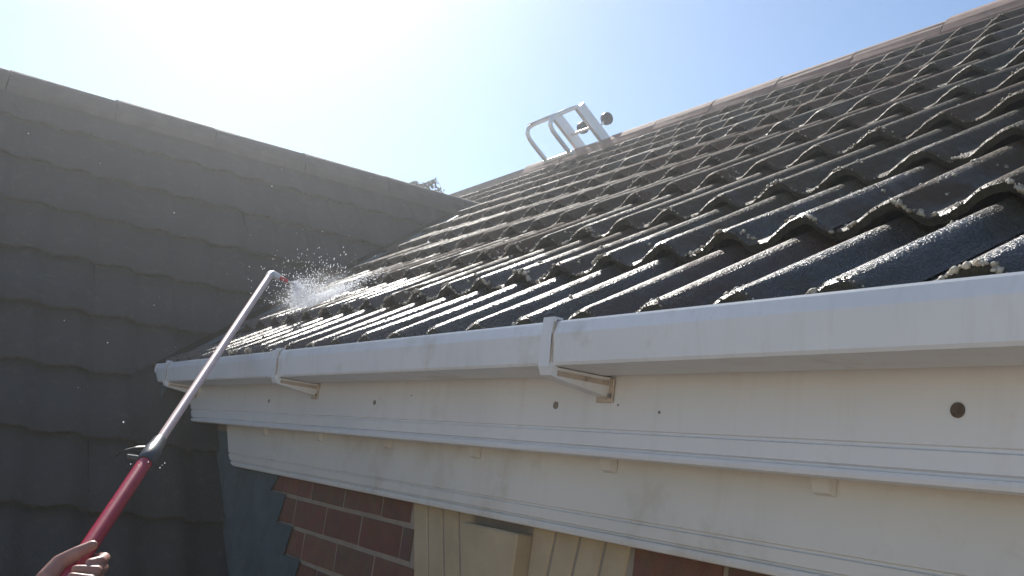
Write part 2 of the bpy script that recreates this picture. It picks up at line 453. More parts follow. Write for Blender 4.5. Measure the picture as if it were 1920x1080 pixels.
while y < 2.45:
    o = bpy.data.objects.new('ridge_tile', RMD[i % 2]); sc.collection.objects.link(o); o.parent = main_roof
    o.location = Vector((MXR, y, MAPEX - .058 + U(-.003, .003))) - ORGM; o.rotation_euler = (math.radians(U(-1, 1)), math.radians(U(-.4, .4)), math.radians(90))
    y += RL; i += 1
# valley lining
va, vb = [], []
def valley(s):                               # point where the two planes meet at slope length s
    z = Z0 + s * SW; return Vector((MX0 - (z - MZ0) / TP, Y0 + s * CW, z))
b = MB()
A_, B_ = valley(-.05), valley(1.95)
off1 = Vector((0, 0, .012))
for side in (Vector((.16, 0, 0)), Vector((CM * .16, 0, -SM * .16))):
    if side.z == 0: sd_ = Vector((.16, 0, 0))
    else: sd_ = side
    b.add([A_ + off1, B_ + off1, B_ + sd_ + off1, A_ + sd_ + off1], [(0, 1, 2, 3)])
b.build('valley_lining', M['lead'], main_roof)
# low walls carrying the main roof
b = MB(); ex, ez = e0.x, e0.z
b.box((2 * MXR - ex + .25, YA + .1, -EYE), (ex - .25, YB - .1, ez + .02)); b.build('main_wall', M['mortar'], house)
b = MB(); b.box((ex - .03, YA, ez - .13), (ex, YB, ez + .03)); b.build('main_fascia', M['paint'], house)

# --- fascia, soffit, frieze
YF = .909
FP = [(YF, .235), (YF, .090), (YF + .0035, .0885), (YF + .0035, .0855), (YF - .001, .0835), (YF - .0015, .0645), (YF + .0035, .0625), (YF + .0035, .0600),
      (YF - .003, .0585), (YF - .0045, .054), (YF - .003, .0495), (YF + .003, .048), (YF + .022, .048), (YF + .022, .235)]
b = MB(); b.prism(FP, -3.64, XR); fascia = b.build('fascia_board', M['paint'], house)
for xx, zz, rr in ((-2.788, .121, .0045), (-2.079, .122, .0052), (-1.376, .123, .0058), (-.658, .125, .0078), (.05, .124, .0058)):
    b = MB(); b.tube([(xx, YF + .004, zz), (xx, YF - .0022, zz), (xx, YF - .0028, zz)], [rr, rr, rr * .7], 14); b.build('nail_cap', M['knot'] if rr > .007 else M['nail'], fascia)
for xx, zz, w in ((-1.214, .127, .0012), (-1.122, .118, .0018), (-1.164, .058, .0010), (-1.9, .14, .0010)):
    b = MB(); b.tube([(xx, YF + .002, zz), (xx + U(-.004, .004), YF - .0015, zz - .003)], w, 6); b.build('dirt_speck', M['nail'], fascia)
YW = .989
YQ = .962
FQ = [(YQ, .066), (YQ, -.034), (YQ + .003, -.0355), (YQ + .003, -.0385), (YQ - .001, -.040), (YQ - .001, -.0555), (YQ + .003, -.057), (YQ + .003, -.0595),
      (YQ - .003, -.061), (YQ - .0045, -.066), (YQ - .003, -.0715), (YQ + .004, -.073), (YQ + .022, -.073), (YQ + .022, .066)]
b = MB(); b.prism(FQ, -3.34, XR); fr = b.build('frieze_board', M['frieze'], house)
# slanted and rounded left end, following the roof slope
bm = bmesh.new(); bm.from_mesh(fr.data); go = ORG[fr.name]
for co, no in (((-3.33, 0, .047), (1, 0, .85)), ((-3.255, 0, -.04), (1, 0, 1.7)), ((-3.225, 0, -.058), (1, 0, 3.2))):
    lco = Vector(co) - go
    r_ = bmesh.ops.bisect_plane(bm, geom=bm.verts[:] + bm.edges[:] + bm.faces[:], plane_co=lco, plane_no=Vector(no).normalized(), clear_inner=True)
    bmesh.ops.holes_fill(bm, edges=[e for e in bm.edges if e.is_boundary])
bm.to_mesh(fr.data); bm.free()
b = MB(); b.box((-3.6, YF + .0225, .0585), (XR, YQ - .0005, .0655)); b.build('soffit_board', M['frieze'], house)
for xx in (-2.925, -2.494, -2.086, -1.700, -1.284, -.864, -.44, -.02):
    b = MB(); w = .014
    b.add([(xx - w, YQ - .001, .058), (xx + w, YQ - .001, .058), (xx + w, YQ - .018, .058), (xx - w, YQ - .018, .058),
           (xx - w, YQ - .001, .029), (xx + w, YQ - .001, .029), (xx + w * .9, YQ - .010, .032), (xx - w * .9, YQ - .010, .032)],
          [(0, 1, 2, 3), (4, 5, 6, 7), (0, 1, 5, 4), (1, 2, 6, 5), (2, 3, 7, 6), (3, 0, 4, 7)])
    b.build('soffit_block', M['frieze'], house)

# --- brick wall of the wing
wall = empty_part('brick_wall', house); ORGB = ORG[wall.name]
b = MB()
# mortar backing, with the window opening left out
WX0, WX1, WZ0, WZ1 = -1.90, -1.31, -1.30, -.275
for (xa, xb, za, zb) in ((-5.0, WX0, -EYE, .06), (WX1, XR, -EYE, .06), (WX0, WX1, WZ1, .06), (WX0, WX1, -EYE, WZ0)):
    b.box((xa, YW + .0026, za), (xb, YW + .12, zb))
b.build('mortar', M['mortar'], wall)
bmk = MB(); bmk.box((-.1042, 0, -.0325), (.1042, .05, .0325), .0018)
BM = []
for sdd in range(4):
    r = random.Random(sdd); BM.append(mesh('brick', [Vector(v) + Vector((r.uniform(-.0015, .0015), r.uniform(-.0008, .0008), r.uniform(-.0012, .0012))) for v in bmk.V], bmk.F, M['brick']))
BH = [mesh('brick', [(v.x * .49, v.y, v.z) for v in bmk.V], bmk.F, M['brick'])]
def arch_l(z): return -1.989 + (-.074 - z) * .34
def arch_r(z): return -1.249 - (-.074 - z) * .17
lowb = MB(); BP = .2178; BC = .0755
for k in range(32):
    zc = -.0845 - BC * k; off = -2.574 if k % 2 == 0 else -2.673 + .0
    if zc < -EYE + .03: continue
    for j in range(-9, 16):
        xc = off + BP * j + BP / 2
        if xc > XR - .1: continue
        xl, xr_ = xc - .1042, xc + .1042
        if xr_ < MX0 - (zc - MZ0) / TP + .15: continue        # behind the main roof
        sx_ = 1.0; 
        al, ar = arch_l(zc) - .008, arch_r(zc) + .008
        if zc > WZ1 - .01: L_, R2 = al, ar
        elif zc > WZ0: L_, R2 = WX0 - .002, WX1 + .002
        else: L_, R2 = 9, 9
        if xl < R2 and xr_ > L_ and L_ < 8:
            if xl < L_ - .03: xr_ = L_
            elif xr_ > R2 + .03: xl = R2
            else: continue
        w = xr_ - xl; y_ = YW + U(-.0005, .0005)
        if k < 12:
            o = bpy.data.objects.new('brick', BM[int(rnd() * 4)]); sc.collection.objects.link(o); o.parent = wall
            o.location = Vector(((xl + xr_) / 2, y_, zc)) - ORGB; o.scale = (w / .2084, 1, 1); o.rotation_euler = (0, math.radians(U(-.3, .3)), 0)
        else:
            lowb.box((xl, y_, zc - .0325), (xr_, y_ + .05, zc + .0325))
o = lowb.build('lower_brickwork', M['brick'], wall); o['kind'] = 'stuff'
# flat arch of buff bricks with a proud keystone
tops = [-1.989, -1.921, -1.855, -1.789, -1.725]; ZA, ZBt = -.046, -.272
def slant(xt, k_, z): return xt + (-.074 - z) * k_
def wedge(xa, ka, xb, kb, za, zb, y, gap, name, dep=.06):
    V = []
    for yy in (y, y + dep):
        V += [(slant(xa, ka, zb) + gap, yy, zb), (slant(xb, kb, zb) - gap, yy, zb), (slant(xb, kb, za) - gap, yy, za), (slant(xa, ka, za) + gap, yy, za)]
    bm = bmesh.new(); vs_ = [bm.verts.new(v) for v in V]
    for f_ in ((0, 1, 2, 3), (7, 6, 5, 4), (0, 4, 5, 1), (1, 5, 6, 2), (2, 6, 7, 3), (3, 7, 4, 0)): bm.faces.new([vs_[q] for q in f_])
    bmesh.ops.bevel(bm, geom=bm.edges[:], offset=.003, segments=1, affect='EDGES'); bm.verts.index_update()
    part(name, [v.co.copy() for v in bm.verts], [tuple(v.index for v in f_.verts) for f_ in bm.faces], M['buff'], wall); bm.free()
kl = [.34, .34, .345, .34, .33]; kr = [-.03, -.15, -.18, -.175, -.17]
for i in range(4): wedge(tops[i], kl[i], tops[i+1], kl[i+1], ZA, ZBt, YW - .001 + U(-.001, .001), .0042, 'arch_brick')
rt = [-1.523, -1.452, -1.383, -1.315, -1.249]
for i in range(4): wedge(rt[i], kr[i], rt[i+1], kr[i+1], ZA, ZBt, YW - .001 + U(-.001, .001), .0042, 'arch_brick')
wedge(-1.728, .33, -1.520, -.03, -.088, ZBt - .012, YW - .030, .001, 'keystone', .09)
win = empty_part('window', house)
b = MB()
for bx_ in (((WX0, YW + .06, WZ0), (WX0 + .05, YW + .11, WZ1)), ((WX1 - .05, YW + .06, WZ0), (WX1, YW + .11, WZ1)), ((WX0 + .05, YW + .06, WZ1 - .05), (WX1 - .05, YW + .11, WZ1)), ((WX0 + .05, YW + .06, WZ0), (WX1 - .05, YW + .11, WZ0 + .06))):
    b.box(*bx_, .004)
b.build('window_frame', M['glassframe'], win)
b = MB(); b.box((WX0 + .05, YW + .082, WZ0 + .06), (WX1 - .05, YW + .090, WZ1 - .05)); b.build('pane', M['glass'], win)
b = MB(); b.box((-5.0, YW + .125, -EYE), (XR, YW + .14, .3)); b.build('inner_leaf', M['underlay'], house)
b = MB(); b.box((XR - .12, YW + .141, -EYE), (XR - .01, 2 * RY_ - YW, .2)); b.build('gable_wall', M['mortar'], house)
# stepped lead flashing against the wall, one sheet per brick course
for k in range(8):
    zt_ = -.122 - BC * (k - 1) if k else .03; zb_ = -.122 - BC * k
    xb_ = -2.875 + .094 * k; xt_ = xb_ + .055
    def px(z): return MX0 - (z - MZ0) / TP - .02
    y_ = YW - .004 - .0012 * k
    if k == 0: pts = [(px(zt_), zt_), (-2.86, zt_), (-2.80, -.05), (xb_, zb_ + .006), (xb_ + .004, zb_ - .004), (px(zb_ - .05), zb_ - .05)]
    else: pts = [(px(zt_), zt_), (xb_ + .030, zt_ + .002), (xb_ + .006, zb_ + .010), (xb_ - .006, zb_ - .003), (xb_ + .012, zb_ - .006), (px(zb_ - .05), zb_ - .05)]
    n = len(pts); V = [(p[0], y_, p[1]) for p in pts] + [(p[0], y_ + .003, p[1]) for p in pts]
    part('flashing_step', V, [tuple(range(n)), tuple(range(n, 2*n))[::-1]] + [(i, (i+1) % n, n + (i+1) % n, n + i) for i in range(n)], M['lead'], wall)

# ------------------------------------------------------------------ gutter
gut = thing('gutter', (-1.6, D + .05, ZB), 'white plastic square gutter clipped along the white fascia under the tiles', 'gutter')
GP_out = [(D + .010, ZT - .001), (D + .002, ZT - .001), (D + .0008, ZT - .004), (D - .0030, ZT - .0195), (D - .0032, ZT - .0215), (D + .0015, ZB + .004), (D + .004, ZB), (D + .094, ZB), (D + .098, ZB + .004), (D + .102, ZT - .002)]
GP_in = [(D + .099, ZT - .002), (D + .095, ZB + .005), (D + .092, ZB + .003), (D + .006, ZB + .003), (D + .0045, ZB + .005), (D + .0025, ZT - .0225), (D + .0005, ZT - .0205), (D + .0035, ZT - .005), (D + .010, ZT - .005)]
GX0 = -3.72
def gprof(gx0, gx1, grow=0.0, y_off=0):
    pr = [(y + (-grow if y < D + .05 else 0), z - (grow if z < ZB + .01 else 0) + (grow if z > ZT - .003 else 0)) for y, z in GP_out] + GP_in
    b = MB(); b.prism(pr, gx0, gx1); return b
def strip(profile, xs, name, mat, parent):
    """open profile polyline swept along x, lips included"""
    n = len(profile); V = []; Fc = []
    for x_ in xs: V += [(x_, p[0], p[1]) for p in profile]
    for a in range(len(xs) - 1):
        for i in range(n):
            j = (i + 1) % n; Fc.append((a*n+i, a*n+j, (a+1)*n+j, (a+1)*n+i))
    o = part(name, V, Fc, mat, parent); return o
strip(GP_out + GP_in, [GX0, -2.47], 'trough', M['pvc'], gut)
strip([(y, z) for y, z in GP_out + GP_in], [-2.466, XR], 'trough', M['pvc'], gut)
# stop end
se = [(y - (.003 if y < D + .05 else 0), z - (.003 if z < ZB + .01 else 0)) for y, z in GP_out]
b = MB(); b.prism(se, -3.765, -3.72); b.build('stop_end', M['pvc'], gut)
b = MB(); b.prism(se, -3.585, -3.555); 
def collar(x0, x1, g, name, mat):
    out = [(y - (g if y < D + .05 else -g * .3), z - (g if z < ZB + .01 else 0) + (g if z > ZT - .006 else 0)) for y, z in GP_out]
    inn = [(y - (.0006 if y < D + .05 else 0), z - (.0006 if z < ZB + .01 else 0)) for y, z in GP_out][::-1]
    return strip(out + inn, [x0, x1], name, mat, gut)
def bracket(xc, w=.014):
    br = empty_part('bracket', gut)
    g = .0045
    out = [(D + .011, ZT + g), (D - g, ZT + g), (D - g - .0012, ZT - .020), (D - g + .001, ZB - .002), (D + .002, ZB - .014), (D + .012, ZB - .017), (YF - .0005, ZB - .030), (YF - .0005, ZB + .0), (D + .094, ZB - .0015),
           (D + .012, ZB - .0015), (D + .001, ZB + .006), (D - .0012, ZT - .021), (D - .0022, ZT - .019), (D + .0005, ZT + .0012), (D + .011, ZT + .0012)]
    n = len(out)
    b = MB(); b.V = []; V = [(xc - w, p[0], p[1]) for p in out] + [(xc + w, p[0], p[1]) for p in out]
    b.add(V, [(i, (i+1) % n, n + (i+1) % n, n + i) for i in range(n)])
    # end faces as quads between the outer and the inner line
    for base in (0, n):
        b.F += [tuple(base + q for q in f_) for f_ in ((0, 1, 13, 14), (1, 2, 12, 13), (2, 3, 11, 12), (2, 3, 11, 11)[:3], (3, 4, 5, 10), (3, 10, 11)[:3], (5, 6, 8, 9), (5, 9, 10)[:3], (6, 7, 8)[:3])]
    b.build('strap', M['pvc'], br)
    # raised ribs and a grimy web on the side of the arm
    b = MB(); b.box((xc + w, D + .012, ZB - .0135), (xc + w + .0012, YF - .006, ZB - .006)); b.build('rib', M['grime'], br)
    b = MB(); b.box((xc - w - .003, YF - .004, ZB - .038), (xc + w + .010, YF - .0005, ZB - .001), .0015); b.build('back_plate', M['grime'], br)
    b = MB(); b.tube([(xc + w + .005, YF - .003, ZB - .028), (xc + w + .005, YF - .007, ZB - .028)], .0035, 8); b.build('screw', M['nail'], br)
    b = MB(); b.box((xc + w + .0002, D - .0040, ZB + .004), (xc + w + .0018, D - .0012, ZT - .003)); b.build('grime_line', M['grime'], br)
    return br
for xx in (-3.57, -2.445, -1.250, -.05): bracket(xx)
collar(-2.492, -2.462, .0022, 'joint_clip', M['pvc'])

# ------------------------------------------------------------------ pressure-washer pole
PH = ray(150, 1050) * 2.0                   # where it is held
PT = ray(507, 515) * 3.30
PD = (PT - PH).normalized(); PL = (PT - PH).length
def onpole(t): return PH + PD * t
pole = thing('washing_pole', PH, 'long red and silver telescopic washing pole reaching up over the gutter', 'pole')
# parameter of the clamp: seen at pixel (288, 852)
best = min((abs((onpole(t).normalized() - ray(288, 852)).length), t) for t in [i * .004 for i in range(700)])[1]
TC = best
b = MB(); b.tube([onpole(-.55), onpole(TC - .035)], .0150, 24); smooth_angle(b.build('red_handle_tube', M['red'], pole))
b = MB(); b.tube([onpole(TC - .02), onpole(PL)], [.0100, .0105], 20); smooth_angle(b.build('upper_tube', M['pole'], pole))
cl = MB(); cl.tube([onpole(TC - .045), onpole(TC - .040), onpole(TC + .012), onpole(TC + .016), onpole(TC + .050), onpole(TC + .054)], [.0170, .0190, .0185, .0162, .0145, .0128], 20)
clamp = smooth_angle(cl.build('clamp', M['clamp'], pole))
side = (PD.cross(Vector((0, 0, 1)))).normalized()
if side.dot(right) > 0: side = -side
upv = side.cross(PD).normalized()
if upv.z < 0: upv = -upv
b = MB(); p0 = onpole(TC + .02) + side * .012
lev = [p0, p0 + side * .022 - PD * .012 + upv * .002, p0 + side * .040 - PD * .026, p0 + side * .052 - PD * .045 - upv * .004]
W_ = [.008, .010, .010, .004]; V = []
for p_, w in zip(lev, W_):
    V += [p_ + upv * .003 + fwd * w, p_ + upv * .003 - fwd * w, p_ - upv * .003 - fwd * w, p_ - upv * .003 + fwd * w]
Fc = [(0, 1, 2, 3), (12, 15, 14, 13)]
for i in range(3):
    for j in range(4): Fc.append((i*4+j, i*4+(j+1) % 4, (i+1)*4+(j+1) % 4, (i+1)*4+j))
b.add(V, Fc); b.build('lever', M['clamp'], clamp)
b = MB(); b.tube([onpole(TC - .028) + side * .018, onpole(TC - .028) + side * .040], .006, 10); b.build('hinge_pin', M['clamp'], clamp)
# bent head and nozzle
NZ = ray(551, 533) * 3.28
e1 = PT + PD * .012; dn = (NZ - e1).normalized()
bend = [PT - PD * .02, PT, e1 + dn * .006, e1 + dn * .022, e1 + dn * .034]
b = MB(); b.tube(bend, [.0115, .0122, .0118, .0105, .0085], 16); smooth_angle(b.build('elbow', M['white'], pole), 60)
b = MB(); b.tube([e1 + dn * .032, e1 + dn * .036, e1 + dn * .058, e1 + dn * .062], [.006, .0072, .0062, .0048], 14); smooth_angle(b.build('nozzle_holder', M['redplastic'], pole))
b = MB(); b.tube([e1 + dn * .06, NZ], [.0042, .0038], 10); smooth_angle(b.build('nozzle', M['steel'], pole))

# ------------------------------------------------------------------ hand
GE2 = (-fwd - PD * (-fwd).dot(PD)).normalized()           # across the pole, towards the viewer
def hp(u, v, bmm):
    """point seen at (u, v) lying bmm in front of (behind, if negative) the pole's axis"""
    q_ = ray(u, v); return q_ * ((PH + GE2 * bmm / 1000).dot(GE2) / q_.dot(GE2))
hb = MB()
def limb(pts, rads):
    # rounded chain with extra rings
    P_ = []; R_ = []
    for i in range(len(pts) - 1):
        for q in range(5):
            t = q / 5; P_.append(pts[i].lerp(pts[i+1], t)); R_.append(rads[i] * (1 - t) + rads[i+1] * t)
    P_.append(pts[-1]); R_.append(rads[-1])
    d0 = (P_[0] - P_[1]).normalized(); dN = (P_[-1] - P_[-2]).normalized()
    P_ = [P_[0] + d0 * R_[0] * .9, P_[0] + d0 * R_[0] * .55] + P_ + [P_[-1] + dN * R_[-1] * .55, P_[-1] + dN * R_[-1] * .9]
    R_ = [R_[0] * .35, R_[0] * .8] + R_ + [R_[-1] * .8, R_[-1] * .35]
    hb.tube(P_, R_, 14)
mm = .001
# thumb along the pole
limb([hp(84, 1090, 8), hp(112, 1056, 18), hp(146, 1036, 26), hp(174, 1022, 27)], [18*mm, 15*mm, 11.5*mm, 9*mm])
# index, middle, ring, little: knuckle behind the pole, curling round its right side to the front
limb([hp(130, 1064, -26), hp(172, 1048, -28), hp(197, 1046, -6), hp(188, 1052, 19), hp(168, 1056, 27)], [11*mm, 10*mm, 9.6*mm, 9*mm, 8*mm])
limb([hp(120, 1080, -28), hp(166, 1066, -30), hp(193, 1065, -6), hp(180, 1071, 20), hp(142, 1068, 27)], [11.5*mm, 10.5*mm, 10*mm, 9.6*mm, 8.2*mm])
limb([hp(112, 1096, -28), hp(158, 1083, -30), hp(184, 1082, -6), hp(170, 1088, 20), hp(134, 1082, 27)], [11*mm, 10*mm, 9.6*mm, 9.2*mm, 8*mm])
limb([hp(104, 1110, -26), hp(148, 1098, -28), hp(172, 1097, -6), hp(160, 1102, 18), hp(130, 1096, 24)], [10*mm, 9*mm, 8.4*mm, 8*mm, 7*mm])
WR = hp(60, 1122, -8)
for a in (hp(130, 1064, -24), hp(120, 1080, -26), hp(112, 1096, -26), hp(104, 1110, -24)): limb([WR, a], [21*mm, 12*mm])
limb([WR, hp(100, 1076, -4), hp(116, 1062, -6)], [21*mm, 17*mm, 13*mm])
EL = WR - right * .13 + down * .19 - fwd * .06
W2 = WR.lerp(EL, .25); W3 = WR.lerp(EL, .5)
limb([WR, W2, W3, EL], [23*mm, 25*mm, 31*mm, 40*mm])
me = mesh('hand_raw', hb.V, hb.F, M['skin'])
tmp = bpy.data.objects.new('tmp_hand', me); sc.collection.objects.link(tmp)
rm = tmp.modifiers.new('r', 'REMESH'); rm.mode = 'VOXEL'; rm.voxel_size = .0024
sm_ = tmp.modifiers.new('s', 'SMOOTH'); sm_.factor = .5; sm_.iterations = 4
dg = bpy.context.evaluated_depsgraph_get(); me2 = bpy.data.meshes.new_from_object(tmp.evaluated_get(dg))
bpy.data.objects.remove(tmp)
me2.materials.clear(); me2.materials.append(M['skin']); me2.name = 'hand'
me2.polygons.foreach_set('use_smooth', [True] * len(me2.polygons))
person = thing('person', W3, 'bare left hand and forearm gripping the red pole, thumb along it', 'person')
me2.transform(Matrix.Translation(-ORG[person.name]))
arm = link(bpy.data.objects.new('hand_and_forearm', me2), person, ORG[person.name])
wr, elb = W2, EL
ax_ = (elb - wr)
b = MB(); b.tube([wr + ax_ * .45, wr + ax_ * .452, wr + ax_ * .7, wr + ax_ * 1.0, wr + ax_ * 1.08], [.040, .046, .050, .055, .03], 20); smooth_angle(b.build('sleeve', M['cloth'], person), 50)

# ------------------------------------------------------------------ roof-ladder hook on the ridge
lad = thing('roof_ladder', (-5.07, RY_, RZ_ + .08), 'white roof ladder hooked over the ridge with two small black wheels', 'ladder')
u_ = Vector((0, -CW, SW)); v_ = Vector((0, -CW, -SW)); nf = Vector((0, SW, CW))
XA, XB = -4.945, -5.195
for X_ in (XA, XB):
    base = Vector((X_, RY_ + .01, RZ_ + .045))
    # stile: box section lying on the far slope and running up past the ridge
    b = MB(); hw, hh = .015, .032
    p1 = base + u_ * .275; p0 = base - u_ * .9
    b.add([p0 + Vector((sx * hw, 0, 0)) + nf * (sn * hh) for sx in (-1, 1) for sn in (-1, 1)] + [p1 + Vector((sx * hw, 0, 0)) + nf * (sn * hh) for sx in (-1, 1) for sn in (-1, 1)],
          [(0, 1, 3, 2), (4, 6, 7, 5), (0, 2, 6, 4), (1, 5, 7, 3), (0, 4, 5, 1), (2, 3, 7, 6)])
    b.build('stile', M['alu'], lad)
    # hook tube
    st = base + u_ * .235
    c1 = st + v_ * .03 + u_ * .03
    pts = [st - u_ * .03, st + u_ * .02, st + u_ * .036 + v_ * .012, st + u_ * .042 + v_ * .035]
    a = pts[-1]; pts += [a + v_ * .15, a + v_ * .195 - u_ * .012, a + v_ * .225 - u_ * .040, a + v_ * .238 - u_ * .080, a + v_ * .240 - u_ * .13, a + v_ * .240 - u_ * .252]
    b = MB(); b.tube(pts, .0135, 12); smooth_angle(b.build('hook', M['alu'], lad), 50)
    # wheel on its arm
    w0 = base + u_ * .095 + nf * .02; w1 = w0 + nf * .085
    b = MB(); b.tube([w0, w1], .009, 8); ar_ = b.build('wheel_arm', M['alu'], lad)
    b = MB(); b.tube([w1 + Vector((-.016, 0, 0)), w1 + Vector((-.013, 0, 0)), w1 + Vector((.013, 0, 0)), w1 + Vector((.016, 0, 0))], [.030, .038, .038, .030], 18)
    wh = smooth_angle(b.build('wheel', M['rubber'], lad))
    b = MB(); b.tube([w1 + Vector((-.018, 0, 0)), w1 + Vector((.018, 0, 0))], .009, 10); b.build('hub', M['clamp'], wh)
    foot = pts[-1]
fA = foot
b = MB(); b.tube([Vector((XA + .03, foot.y, foot.z)), Vector((XB - .03, foot.y, foot.z))], .014, 10); b.build('foot_bar', M['alu'], lad)
for t in (.12, -.02, -.28, -.54, -.80):
    p = Vector((0, RY_ + .01, RZ_ + .045)) + u_ * t
    b = MB(); b.tube([Vector((XA, p.y, p.z)), Vector((XB, p.y, p.z))], .009 if t > 0 else .013, 10); b.build('rung', M['alu'], lad)
for dv, w in ((.075, .045), (.19, .05)):
    p = Vector((0, RY_ + .01, RZ_ + .045)) + u_ * .277 + v_ * dv
    b = MB(); n_ = u_
    V = [Vector((X_, p.y, p.z)) + v_ * (sv * w / 2) + u_ * (.012 + su * .003) for X_ in (XA, XB) for sv in (-1, 1) for su in (-1, 1)]
    b.add(V, [(0, 1, 3, 2), (4, 6, 7, 5), (0, 2, 6, 4), (1, 5, 7, 3), (0, 4, 5, 1), (2, 3, 7, 6)]); b.build('cross_plate', M['alu'], lad)

# ------------------------------------------------------------------ conifer behind the main ridge
def conifer(base, h, seed, label, extra=(), group=None):
    r = random.Random(seed); base = Vector(base)
    t = thing('conifer_tree', base, label, 'tree', group)
    b = MB(); b.tube([base + Vector((0, 0, -EYE - base.z)), base + Vector((.03, .02, h * .45)), base + Vector((0, 0, h * .97))], [.18, .11, .012], 9)
    trunk = b.build('trunk', M['bark'], t)
    V = []; Fc = []; bl = MB()
    def spray(p0, dirv, L, droop):
        p = Vector(p0); d_ = Vector(dirv).normalized(); n = max(5, int(L / .03)); pts = [p.copy()]
        for i in range(n):
            d_ = (d_ + Vector((r.uniform(-.03, .03), r.uniform(-.03, .03), -droop * .9 / n + r.uniform(-.02, .02)))).normalized(); p = p + d_ * (L / n); pts.append(p.copy())
            sidev = d_.cross(Vector((0, 0, 1))).normalized()
            for q in range(6):
                sl_ = (.05 + .12 * r.random()) * (1.05 - .6 * i / n)
                sd2 = (sidev * r.choice((-1, 1)) * r.uniform(.3, 1) + d_ * r.uniform(.4, 1) + Vector((0, 0, r.uniform(-.9, .12)))).normalized()
                a = p + Vector((r.uniform(-.01, .01), r.uniform(-.01, .01), r.uniform(-.01, .01)))
                for w_ in range(3):                       # each twig: three drooping needle blades
                    c0 = a + sd2 * sl_ * w_ / 3; c1 = a + sd2 * sl_ * (w_ + 1.4) / 3 + Vector((0, 0, -.012 * (w_ + 1)))
                    ww = sd2.cross(Vector((r.uniform(-1, 1), r.uniform(-1, 1), r.uniform(-1, 1)))).normalized() * .0075
                    k = len(V); V.extend([c0 - ww * .4, c0 + ww, c1 + ww * .2, c1 - ww]); Fc.append((k, k+1, k+2, k+3))
        bl.tube(pts, [max(.004, .014 * (1 - i / len(pts))) for i in range(len(pts))], 5)
    lv = 0
    z = h * .25
    while z < h:
        n = 5; L = (h - z) * .42 + .12
        for i in range(n):
            a = r.uniform(0, 6.28); spray(base + Vector((0, 0, z)), (math.cos(a), math.sin(a), .22), L * r.uniform(.75, 1.1), .55)
        z += .26
    for p0, dv, L, dr in extra: spray(p0, dv, L, dr)
    part('crown', V, Fc, M['leaf'], t, fix=False)
    bl.build('branch', M['bark'], trunk)
    return t
T1 = ray(765, 345) * 9
tip = ray(813, 336) * 9; rootp = ray(738, 362) * 9
conifer((T1.x - .4, T1.y - .5, -EYE), T1.z + EYE - .2, 3, 'dark conifer with a drooping branch tip showing above the shaded ridge',
        extra=[(rootp, tip - rootp, (tip - rootp).length * 1.02, .12), (rootp + Vector((0, 0, -.01)), ray(797, 338) * 9 - rootp, .27, .10), (rootp, ray(775, 338) * 9 - rootp, .20, .1)])
p2 = ray(838, 384) * 9.5
conifer((p2.x - .1, p2.y + .2, -EYE), p2.z + EYE - .35, 5, 'conifer whose tiny tip pokes up beside the end of the tiled ridge',
        extra=[(p2, ray(826, 355) * 9.5 - p2, .15, .05)])

# ------------------------------------------------------------------ moss and grit on the tiles
r = random.Random(11); b = MB()
OCT = [(1, 0, 0), (-1, 0, 0), (0, 1, 0), (0, -1, 0), (0, 0, 1), (0, 0, -1)]
OF = [(0, 2, 4), (2, 1, 4), (1, 3, 4), (3, 0, 4), (2, 0, 5), (1, 2, 5), (3, 1, 5), (0, 3, 5)]
_ph = (1 + 5 ** .5) / 2
ICO = [Vector(v).normalized() for v in ((-1, _ph, 0), (1, _ph, 0), (-1, -_ph, 0), (1, -_ph, 0), (0, -1, _ph), (0, 1, _ph), (0, -1, -_ph), (0, 1, -_ph), (_ph, 0, -1), (_ph, 0, 1), (-_ph, 0, -1), (-_ph, 0, 1))]
IFC = [(0, 11, 5), (0, 5, 1), (0, 1, 7), (0, 7, 10), (0, 10, 11), (1, 5, 9), (5, 11, 4), (11, 10, 2), (10, 7, 6), (7, 1, 8), (3, 9, 4), (3, 4, 2), (3, 2, 6), (3, 6, 8), (3, 8, 9), (4, 9, 5), (2, 4, 11), (6, 2, 10), (8, 6, 7), (9, 8, 1)]
def crumb(p, s_):
    n = len(b.V); q_ = Vector((r.uniform(.6, 1.4), r.uniform(.6, 1.4), r.uniform(.6, 1.3)))
    if s_ < .0022: b.V += [p + Vector(o_) * s_ * r.uniform(.6, 1.3) for o_ in OCT]; b.F += [tuple(i + n for i in f_) for f_ in OF]
    else: b.V += [p + o_ * q_ * s_ * r.uniform(.7, 1.15) for o_ in ICO]; b.F += [tuple(i + n for i in f_) for f_ in IFC]
for mw, k, x0 in tiles_front:
    if x0 < -6.9: continue
    near = 1 if k < 4 else .5
    lc = Vector((x0, 0, 0))
    if k < 7 and mw.translation.x < MX0 - (mw.translation.z - MZ0) / TP + .25: continue
    for q in range(int(r.uniform(10, 45) * (1.4 if k < 3 else 1))):
        xx = r.uniform(0, TW); crumb(mw @ Vector((xx, r.uniform(-.001, .004), prof(xx) + TH - .002)), r.uniform(.0010, .0022))
    for cl_ in range(int(r.uniform(1, 5) * (3.2 if k < 3 else 1.5))):
        cx = r.uniform(0, TW); cy = r.choice((r.gauss(.0, .006), r.gauss(.0, .006), abs(r.gauss(0, .05)), r.uniform(0, .28))); spread = r.uniform(.004, .022)
        for q in range(int(r.uniform(3, 16) * near)):
            xx = min(TW, max(0, cx + r.gauss(0, spread))); yy = max(-.004, cy + r.gauss(0, spread * .3))
            crumb(mw @ Vector((xx, yy, prof(xx) + TH - .001)), r.choice((.0012, .0016, .002, .0024, .003)) * (1.45 if k < 3 else 1.15))
o = b.build('moss', M['moss'], None, True); props(o, 'crumbs of moss, lichen and grit along the tile edges', 'moss', kind='stuff')

